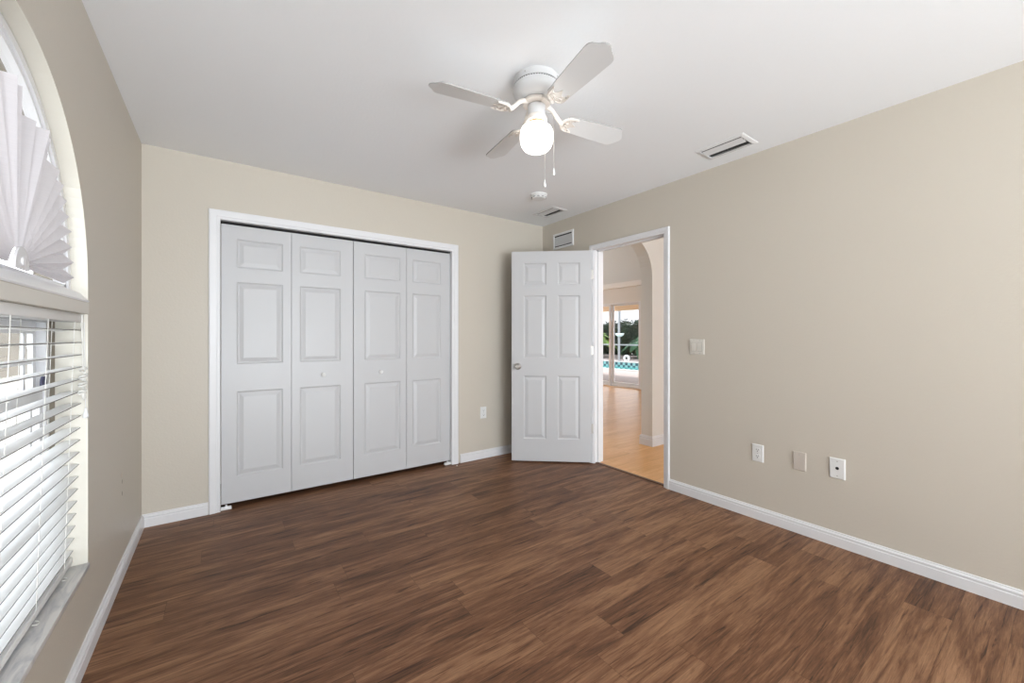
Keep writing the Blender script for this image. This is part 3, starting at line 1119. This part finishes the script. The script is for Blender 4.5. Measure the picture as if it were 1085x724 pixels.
def ceiling_vent(cx, cy, lx, ly, label):
    r = root('ceiling_vent', label, 'vent', (cx, cy, H), group='ceiling air vents')
    hx, hy = lx / 2, ly / 2
    fw = 0.026
    t = MB()
    # bevelled frame: outer lip thin, rising to the inner edge
    P = [(0.0, -0.002), (0.004, -0.005), (fw * 0.7, -0.009), (fw, -0.009), (fw, 0.0)]
    loops = [[(-hx + s, -hy + s, z), (hx - s, -hy + s, z), (hx - s, hy - s, z), (-hx + s, hy - s, z)] for s, z in [(0.0, 0.0)] + P]
    for a, c in zip(loops[:-1], loops[1:]):
        for k in range(4):
            m = (k + 1) % 4
            t.face([a[k], a[m], c[m], c[k]])
    bmesh.ops.remove_doubles(t.bm, verts=t.bm.verts[:], dist=1e-5)
    bmesh.ops.recalc_face_normals(t.bm, faces=t.bm.faces[:])
    t.build('frame', M_vent, r, smooth=0)
    t = MB()
    t.box((-hx + fw, -hy + fw, -0.0015), (hx - fw, hy - fw, -0.0002))
    t.build('duct_opening', M_duct, r)
    wx = 2 * (hx - fw)
    for lo_f, lo_z, hi_f, hi_z in ((0.38, -0.012, 0.15, -0.003), (0.56, -0.0125, 0.38, -0.004), (0.80, -0.0115, 0.92, -0.002)):
        t = MB()
        xa, xb = -hx + fw + wx * lo_f, -hx + fw + wx * hi_f
        prof = []
        for q in range(7):
            a = q / 6
            prof.append((xa + (xb - xa) * a, lo_z + (hi_z - lo_z) * a ** 1.5))
        back = [(x + 0.0008, z + 0.0010) for x, z in prof[::-1]]
        t.prism([(x, -hy + fw + 0.004, z) for x, z in prof + back], (0, 2 * (hy - fw) - 0.008, 0))
        t.build('louver', M_vent, r)
    return r


ceiling_vent(2.648, 1.320, 0.205, 0.310, 'white ceiling vent over the wall right of the doorway')
ceiling_vent(2.612, 3.010, 0.190, 0.305, 'white ceiling vent near the corner above the open door')

r = root('wall_vent', 'white louvered wall vent above the open door', 'vent', (XR, 3.124, 2.232))
t = MB()
hy, hz, fw = 0.155, 0.082, 0.022
loops = [[(d, -hy + s, -hz + s), (d, hy - s, -hz + s), (d, hy - s, hz - s), (d, -hy + s, hz - s)] for s, d in ((0, 0), (0, -0.006), (0.003, -0.009), (fw, -0.010), (fw, 0.0))]
for a, c in zip(loops[:-1], loops[1:]):
    for k in range(4):
        m = (k + 1) % 4
        t.face([a[k], a[m], c[m], c[k]])
bmesh.ops.remove_doubles(t.bm, verts=t.bm.verts[:], dist=1e-5)
bmesh.ops.recalc_face_normals(t.bm, faces=t.bm.faces[:])
t.build('frame', M_vent, r, smooth=0)
t = MB()
t.box((-0.0015, -hy + fw, -hz + fw), (-0.0003, hy - fw, hz - fw))
t.build('duct_opening', M_dark, r)
NL = 9
for j in range(NL):
    z = -hz + fw + (2 * hz - 2 * fw) * (0.10 + 0.80 * (j + 0.40) / NL)
    t = MB()
    t.prism([(-0.002, -hy + fw, z - 0.0045), (-0.0095, -hy + fw, z + 0.0035), (-0.0085, -hy + fw, z + 0.0045), (-0.002, -hy + fw, z - 0.0020)], (0, 2 * hy - 2 * fw, 0))
    t.build('louver', M_vent, r)

r = root('smoke_detector', 'round white smoke detector on the ceiling between the fan and the corner vent', 'smoke detector', (2.225, 2.705, H))
t = MB()
t.lathe([(0.072, 0.0), (0.072, -0.008), (0.068, -0.011), (0.0, -0.011)], 48)
t.build('base_plate', M_plastic, r)
t = MB()
t.lathe([(0.064, -0.011), (0.066, -0.014), (0.066, -0.020), (0.062, -0.026), (0.062, -0.030), (0.056, -0.036), (0.030, -0.039), (0.0, -0.039)], 48)
bd = t.build('body', M_plastic, r)
for i in range(10):
    t = MB()
    t.box((0.0615, -0.009, -0.0300), (0.0645, 0.009, -0.0262))
    t.build('sound_slot', M_slot, bd, rotz=2 * pi * i / 10 + 0.2)
t = MB()
t.lathe([(0.010, -0.038), (0.010, -0.041), (0, -0.0415)], 20, mat=Matrix.Translation((0.022, -0.028, 0.0015)))
tag(t.build('test_button', M_vent, bd), 'round test button')


def plate_mb(wd, ht, th=0.006):
    """plate in the YZ plane, facing -X (back on x=0)"""
    t = MB()
    s = 0.004
    t.prism([(0, -wd / 2, -ht / 2), (0, wd / 2, -ht / 2), (0, wd / 2, ht / 2), (0, -wd / 2, ht / 2)], (-th * 0.5, 0, 0))
    a = [(-th * 0.5, -wd / 2, -ht / 2), (-th * 0.5, wd / 2, -ht / 2), (-th * 0.5, wd / 2, ht / 2), (-th * 0.5, -wd / 2, ht / 2)]
    c = [(-th, -wd / 2 + s, -ht / 2 + s), (-th, wd / 2 - s, -ht / 2 + s), (-th, wd / 2 - s, ht / 2 - s), (-th, -wd / 2 + s, ht / 2 - s)]
    for k in range(4):
        m = (k + 1) % 4
        t.face([a[k], a[m], c[m], c[k]])
    t.face(c)
    bmesh.ops.remove_doubles(t.bm, verts=t.bm.verts[:], dist=1e-5)
    bmesh.ops.recalc_face_normals(t.bm, faces=t.bm.faces[:])
    return t


ROTX = Matrix.Rotation(-pi / 2, 4, 'Y')     # lathe axis Z -> -X


def screw(parent, y, z, x=-0.006):
    t = MB()
    t.lathe([(0.0032, 0), (0.0032, 0.0008), (0, 0.0014)], 12, mat=Matrix.Translation((x, y, z)) @ ROTX)
    return t.build('screw', M_hinge, parent)


def outlet(loc, rotz, label):
    r = root('wall_outlet', label, 'outlet', loc, rotz)
    plate_mb(0.070, 0.115).build('cover_plate', M_plastic, r, smooth=0)
    for z in (0.021, -0.021):
        t = MB()
        n = 28
        pts = []
        for i in range(n):
            a = 2 * pi * i / n
            pts.append((-0.006, 0.0170 * cos(a), z + max(-0.0135, min(0.0135, 0.0175 * sin(a)))))
        t.prism(pts, (-0.0022, 0, 0))
        rc = t.build('receptacle', M_plastic, r)
        t = MB()
        t.box((-0.0086, -0.0080, z - 0.001), (-0.0080, -0.0058, z + 0.0085))
        t.box((-0.0086, 0.0058, z - 0.001), (-0.0080, 0.0080, z + 0.0070))
        t.lathe([(0.0030, 0), (0.0030, 0.0005), (0, 0.0006)], 12, mat=Matrix.Translation((-0.0081, 0, z - 0.0075)) @ ROTX)
        t.build('slots', M_slot, rc)
    screw(r, 0, 0)
    return r


outlet((XR, 1.232, 0.440), 0, 'white duplex outlet on the right wall nearest the doorway')
outlet((2.125, YB, 0.456), pi / 2, 'white duplex outlet between the closet and the open door')

r = root('blank_plate', 'almond blank wall plate between the outlet and the white plate', 'wall plate', (XR, 0.993, 0.445))
plate_mb(0.070, 0.115).build('cover_plate', M_almond, r, smooth=0)
screw(r, 0, 0.041)
screw(r, 0, -0.041)
r = root('cable_plate', 'white wall plate with a black round cable hole', 'wall plate', (XR, 0.803, 0.450))
plate_mb(0.074, 0.118, 0.008).build('cover_plate', M_plastic, r, smooth=0)
t = MB()
t.lathe([(0.0085, 0), (0.0085, 0.0012), (0.0070, 0.0016), (0.0070, 0.0006), (0, 0.0006)], 20, mat=Matrix.Translation((-0.0078, 0, 0.002)) @ ROTX)
tag(t.build('cable_hole', M_slot, r), 'black round hole')
screw(r, 0, 0.041, -0.008)
screw(r, 0, -0.041, -0.008)

r = root('light_switch', 'ivory double rocker light switch right of the doorway', 'light switch', (XR, 1.657, 1.140))
plate_mb(0.116, 0.116).build('cover_plate', M_ivory, r, smooth=0)
for y in (0.023, -0.023):
    t = MB()
    t.box((-0.0066, y - 0.0175, -0.034), (-0.0055, y + 0.0175, 0.034))
    rim = t.build('rocker_rim', M_rim, r)
    t = MB()
    t.prism([(-0.006, y - 0.0155, -0.032), (-0.0105, y - 0.0155, -0.032), (-0.0075, y - 0.0155, 0.0), (-0.0085, y - 0.0155, 0.032), (-0.006, y - 0.0155, 0.032)], (0, 0.031, 0))
    t.build('rocker', M_ivory, r)
    screw(r, y, 0.048)
    screw(r, y, -0.048)

# two small painted-over marks low on the window wall
M_scuff = plain('paint_dab', (0.66, 0.60, 0.52), 0.6)
M_dent = plain('old_screw_hole', (0.30, 0.26, 0.21), 0.8)
r = root('wall_patch', 'painted-over filler patch with two old screw holes beside the window', 'wall patch', (XL, 2.850, 0.462))
t = MB()
t.prism([(0, 0.020 * cos(2 * pi * i / 20) - 0.008, 0.045 + 0.014 * sin(2 * pi * i / 20)) for i in range(20)], (0.001, 0, 0))
t.build('filler_dab', M_scuff, r)
for z in (0.010, -0.052):
    t = MB()
    t.prism([(0, 0.004 * cos(2 * pi * i / 12), z + 0.011 * sin(2 * pi * i / 12)) for i in range(12)], (0.0006, 0, 0))
    t.build('screw_hole', M_dent, r)

# ================================================================ HALLWAY AND LIVING ROOM BEYOND THE DOOR
HX0 = XR + RT
LX = 7.89                      # glass slider wall
b = MB()
b.box((XR + 0.035, -3.4, -0.05), (LX, 11.0, 0.0))
struct(b, 'floor_hallway', M_hallfloor, 'light orange oak laminate floor beyond the doorway', 'floor')
HH = 3.6
# wall with the arched opening: front face Y=2.73, back Y=2.91
b = MB()
ya, yb = 2.73, 2.875
ac, ar, az = 3.445, 0.425, 1.88
b.box((ac + ar, ya, 0), (LX, yb, HH))
n = 32
pts = [(ac + ar * cos(pi * i / n), az + ar * sin(pi * i / n)) for i in range(n + 1)]
for (xa, za), (xb, zb) in zip(pts[:-1], pts[1:]):
    b.prism([(xa, ya, za), (xa, ya, HH), (xb, ya, HH), (xb, ya, zb)], (0, yb - ya, 0))
M_hallwall = plain('pale_hall_paint', (0.76, 0.735, 0.69), 0.5, bump=0.15, bscale=90)
struct(b, 'wall_arch', M_hallwall, 'pale hall wall with an arched opening seen through the doorway', 'wall')
baseboard('baseboard_arch', (ac + ar, ya), (LX - 2.0, ya), (0, -1), 'white baseboard along the front of the arched hall wall', 1.35, miter=(-1, 0))
baseboard('baseboard_pillar', (ac + ar, ya), (ac + ar, yb), (-1, 0), 'white baseboard around the end of the arched hall wall', 1.35, miter=(-1, -1))
b = MB()
b.box((XR, -3.4, H), (HX0, YF - 0.1, HH))
b.box((XR + 0.0, YF - 0.1, H + 0.1), (HX0, 11.0, HH))
b.box((XR, YB + 0.75, 0), (HX0, 11.0, H + 0.1))
struct(b, 'wall_hallway', M_hallwall, 'hall side of the bedroom wall above the doorway', 'wall')
b = MB()
b.box((HX0 - 0.1, -3.4, HH), (LX + 0.9, 11.0, HH + 0.1))
struct(b, 'ceiling_hallway', M_ceil, 'high white ceiling over the hall and living room', 'ceiling')
SY0, SY1, SZ = 5.88, 9.40, 2.055
b = MB()
b.box((LX, -3.4, 0), (LX + 0.15, SY0, 2.42))
b.box((LX, SY1, 0), (LX + 0.15, 11.0, 2.42))
b.box((LX, SY0, SZ), (LX + 0.15, SY1, 2.42))
b.box((LX + 0.70, -3.4, 2.42), (LX + 0.85, 11.0, HH))
b.box((6.3, -3.4, 0), (LX, -3.3, HH))  # unseen partial end walls, added to cut daylight in the hall
b.box((HX0, 10.9, 0), (4.5, 11.0, HH))
struct(b, 'wall_living', M_hallwall, 'far living room wall around the glass sliding door', 'wall')
b = MB()
b.box((LX - 0.06, 2.91, 2.42), (LX + 0.70, 11.0, 2.54))
struct(b, 'trim_4', plain('pale_ledge_paint', (0.90, 0.88, 0.85), 0.5), 'pale ledge running above the glass sliding door', 'ledge')

sl = root('door_4', 'white framed glass sliding door to the patio', 'sliding door', (LX, SY0, 0), kind='structure')
L_ = SY1 - SY0
b = MB()
b.box((0.0, 0, 0), (0.12, 0.05, SZ))
b.box((0.0, L_ - 0.05, 0), (0.12, L_, SZ))
b.box((0.0, 0.05, SZ - 0.03), (0.12, L_ - 0.05, SZ))
b.box((0.0, 0.05, 0), (0.12, L_ - 0.05, 0.04))
b.build('frame', M_winframe, sl)
for k in range(4):
    a0 = 0.05 + k * (L_ - 0.1) / 4
    a1 = 0.05 + (k + 1) * (L_ - 0.1) / 4
    xo = 0.02 if k % 2 else 0.065
    b = MB()
    b.box((xo, a0, 0.04), (xo + 0.035, a0 + 0.055, SZ - 0.03))
    b.box((xo, a1 - 0.055, 0.04), (xo + 0.035, a1, SZ - 0.03))
    b.box((xo, a0 + 0.055, 0.04), (xo + 0.035, a1 - 0.055, 0.10))
    b.box((xo, a0 + 0.055, SZ - 0.065), (xo + 0.035, a1 - 0.055, SZ - 0.03))
    p_ = b.build('sliding_panel', M_winframe, sl)
    b = MB()
    b.box((xo + 0.014, a0 + 0.05, 0.095), (xo + 0.020, a1 - 0.05, SZ - 0.06))
    b.build('pane', M_glass, p_, smooth=0)

# ================================================================ PATIO, POOL, GARDEN
PX0, PX1, PY0, PY1 = 12.5, 16.3, 4.0, 17.5
b = MB()
b.box((LX + 0.15, -4, -0.15), (PX0 - 0.3, 24, -0.03))
b.box((PX0 - 0.3, -4, -0.15), (PX1 + 0.3, PY0 - 0.3, -0.03))
b.box((PX0 - 0.3, PY1 + 0.3, -0.15), (PX1 + 0.3, 24, -0.03))
b.box((PX1 + 0.3, -4, -0.15), (24.0, 24, -0.03))
struct(b, 'floor_patio', M_paver, 'pinkish patio paving outside the sliding door', 'patio')
pl = root('swimming_pool', 'teal swimming pool beyond the patio', 'swimming pool', ((PX0 + PX1) / 2, (PY0 + PY1) / 2, -0.03))
hx, hy = (PX1 - PX0) / 2, (PY1 - PY0) / 2
b = MB()
for a, c in (((-hx - 0.3, -hy - 0.3, -0.12), (-hx, hy + 0.3, 0.02)), ((hx, -hy - 0.3, -0.12), (hx + 0.3, hy + 0.3, 0.02)), ((-hx, -hy - 0.3, -0.12), (hx, -hy, 0.02)), ((-hx, hy, -0.12), (hx, hy + 0.3, 0.02))):
    b.box(a, c, bevel=0.01)
b.build('coping', M_coping, pl)
b = MB()
b.box((-hx - 0.02, -hy - 0.02, -0.5), (-hx + 0.01, hy + 0.02, -0.02))
b.box((hx - 0.01, -hy - 0.02, -0.5), (hx + 0.02, hy + 0.02, -0.02))
b.box((-hx, -hy - 0.02, -0.5), (hx, -hy + 0.01, -0.02))
b.box((-hx, hy - 0.01, -0.5), (hx, hy + 0.02, -0.02))
b.build('waterline_tile', M_tile, pl)
b = MB()
b.box((-hx, -hy, -0.5), (hx, hy, -0.22))
b.build('water', M_water, pl)

b = MB()
b.box((10.9, -2, 2.12), (11.15, 20, 2.75))
b.box((LX + 0.86, -2, 2.75), (11.15, 20, 2.85))
struct(b, 'trim_5', M_peach, 'peach stucco patio roof and its edge beam', 'patio roof')

cg = root('screen_enclosure', 'grey framed pool screen enclosure in front of the palms', 'screen enclosure', (17.4, 14.34, -0.03))
for yy in (-6.0, -3.0, 0.0, 3.0, 6.0):
    b = MB()
    b.box((-0.05, yy - 0.05, 0), (0.05, yy + 0.05, 2.9))
    b.build('post', M_cage, cg)
for zz, s in ((0.84, 0.035), (2.86, 0.05)):
    b = MB()
    b.box((-0.03, -6.0, zz - s), (0.03, 6.0, zz + s))
    b.build('rail', M_cage, cg)

b = MB()
for k in range(4):
    b.face([(0.0, -5.95 + 3 * k, 0.02), (0.0, -3.05 + 3 * k, 0.02), (0.0, -3.05 + 3 * k, 2.82), (0.0, -5.95 + 3 * k, 2.82)])
b.build('screen_mesh', glass('dark_insect_mesh', (0.36, 0.36, 0.36)), cg, smooth=0)

t = root('patio_lamp', 'white bowl-shaped lamp on a post beyond the pool', 'lamp', (16.85, 13.86, -0.03))
b = MB()
b.lathe([(0.10, 0.0), (0.10, 0.03), (0.025, 0.05), (0.022, 1.28), (0, 1.28)], 16)
b.build('stand', M_cage, t)
b = MB()
b.lathe([(0.03, 1.26), (0.11, 1.28), (0.19, 1.34), (0.235, 1.43), (0.235, 1.45), (0, 1.45)], 24)
tag(b.build('lamp_shade', M_plastic, t), 'white bowl shade')
b = MB()
b.tube([(0, 0.14 * cos(a), 0.14 + 0.13 * sin(a)) for a in [-0.4 + 4.4 * i / 18 for i in range(19)]], 0.05, 10)
b.lathe([(0.06, -0.02), (0.07, 0.0), (0.05, 0.05), (0, 0.06)], 16, mat=Matrix.Translation((0, 0.06, 0.02)))
tag(b.build('garden_ornament', M_plastic, loc=(16.75, 13.33, -0.01)), 'small white curled ornament on the far pool edge', 'ornament')


def palm(loc, height, nf, length, seed, mleaf, label, droop=1.0):
    rr = random.Random(seed)
    r = root('palm_tree', label, 'palm tree', loc, group='palms behind the pool')
    t = MB()
    t.tube([(0.03 * sin(i), 0.03 * cos(2 * i), height * i / 6) for i in range(7)], [0.13, 0.11, 0.10, 0.095, 0.09, 0.09, 0.10], 10)
    t.build('trunk', M_bark, r)
    for k in range(nf):
        az = 2 * pi * k / nf + rr.uniform(-0.25, 0.25)
        el = rr.uniform(0.25, 1.15)
        ln = length * rr.uniform(0.8, 1.1)
        t = MB()
        pts = []
        for i in range(9):
            a = i / 8
            rad = ln * a * cos(el) * (1 - 0.1 * a)
            z = height + ln * (sin(el) * a - 0.85 * droop * a * a)
            pts.append(Vector((rad * cos(az), rad * sin(az), z)))
        t.tube(pts, [0.022 * (1 - 0.8 * i / 8) for i in range(9)], 5)
        side = Vector((-sin(az), cos(az), 0))
        for i in range(44):
            a = 0.12 + 0.88 * i / 43
            j = min(7, int(a * 8))
            p = pts[j].lerp(pts[j + 1], a * 8 - j)
            tg = (pts[j + 1] - pts[j]).normalized()
            L = 0.42 * length * 0.5 * (sin(pi * min(1, a * 0.9 + 0.08)) + 0.15)
            for s in (1, -1):
                d = (side * s * 0.75 + tg * 0.6 + Vector((0, 0, -0.35 + rr.uniform(-0.1, 0.1)))).normalized()
                wv = tg * 0.040
                t.face([p - wv, p + d * L * 0.5 - wv * 1.2 + Vector((0, 0, 0.02)), p + d * L, p + d * L * 0.5 + wv * 1.2, p + wv])
        t.build('frond', mleaf, r, smooth=0)
    return r


palm((19.3, 17.9, -0.03), 1.1, 18, 2.0, 1, M_leaf, 'yellow-green palm at the left behind the pool')
palm((20.4, 14.9, -0.03), 0.9, 18, 2.0, 2, M_leaf2, 'teal-green drooping palm at the right behind the pool')
palm((20.4, 19.4, -0.03), 1.6, 12, 1.6, 3, M_leaf2, 'tall palm farthest left behind the pool')

# thick hedge: a lumpy mass of leaves
hd = root('garden_hedge', 'dark leafy hedge behind the palms', 'hedge', (23.6, 15.0, -0.05))
t = MB()
rr = random.Random(11)
for i in range(11):
    t2_ = bmesh.new()
    bmesh.ops.create_icosphere(t2_, subdivisions=3, radius=1.0)
    for v in t2_.verts:
        v.co *= 1 + 0.16 * math.sin(7 * v.co.x + i) * math.cos(6 * v.co.z + 2 * i) + rr.uniform(-0.05, 0.05)
        v.co = Vector((v.co.x * 0.8, v.co.y * 1.0, max(0, v.co.z * 1.25 + 1.15)))
    t.merge(t2_, Matrix.Translation((rr.uniform(-0.2, 0.2), -6.5 + 1.3 * i, 0)))
t.build('leafy_mass', M_hedge, hd)
t = MB()
for i in range(3600):
    y = rr.uniform(-7, 7)
    z = rr.uniform(0.05, 2.45) 
    p = Vector((-0.95 + rr.uniform(-0.1, 0.25) + 0.25 * (z / 2.4) ** 2, y, z))
    d = Vector((rr.uniform(-0.6, 0.1), rr.uniform(-1, 1), rr.uniform(-0.9, 0.6))).normalized()
    u = d.cross(Vector((1, 0, 0.2))).normalized()
    L, W = rr.uniform(0.12, 0.30), rr.uniform(0.02, 0.05)
    t.face([p, p + d * L * 0.5 + u * W, p + d * L, p + d * L * 0.5 - u * W])
tag(t.build('leaves', M_hedge, hd, smooth=0), kind='stuff')

# ================================================================ OUTSIDE THE BEDROOM WINDOW
b = MB()
b.box((-14, -13, -0.25), (XL - WT, 34, -0.15))
b.box((LX + 0.15, -10, -0.75), (40, 40, -0.60))
b.box((24, -10, -0.60), (40, 40, -0.10))
struct(b, 'ground', M_grass, 'pale gravel ground outside the house', 'ground')
b = MB()
b.box((-1.25, -3, 2.30), (XL - WT, 6, 2.36))
b.box((-1.29, -3, 2.26), (-1.25, 6, 2.50))
struct(b, 'trim_6', M_soffit, 'tan roof eave outside the arched window', 'eave')
M_pane_grey = plain('curtained_glass', (0.24, 0.235, 0.23), 0.25)
nb = root('neighbour_house', 'tan stucco house outside the slatted blind', 'house', (-6.0, 3.5, -0.15))
b = MB()
b.box((-4, -4.5, 0), (0, 28, 2.7))
wl = b.build('walls', M_stucco, nb)
b = MB()
b.prism([(0.6, -5, 2.6), (0.6, -5, 2.75), (-2, -5, 4.0), (-4.6, -5, 2.75), (-4.6, -5, 2.6)], (0, 33.5, 0))
b.build('roof', M_roof, nb)
for yy in (-2.2, 0.6, 3.4, 14.0, 20.0):
    b = MB()
    b.box((0.0, yy - 0.5, 0.9), (0.05, yy + 0.5, 2.1))
    wnd = b.build('window', M_winframe, nb)
    b = MB()
    b.box((0.05, yy - 0.44, 0.96), (0.056, yy + 0.44, 2.04))
    b.build('pane', M_pane_grey, wnd)
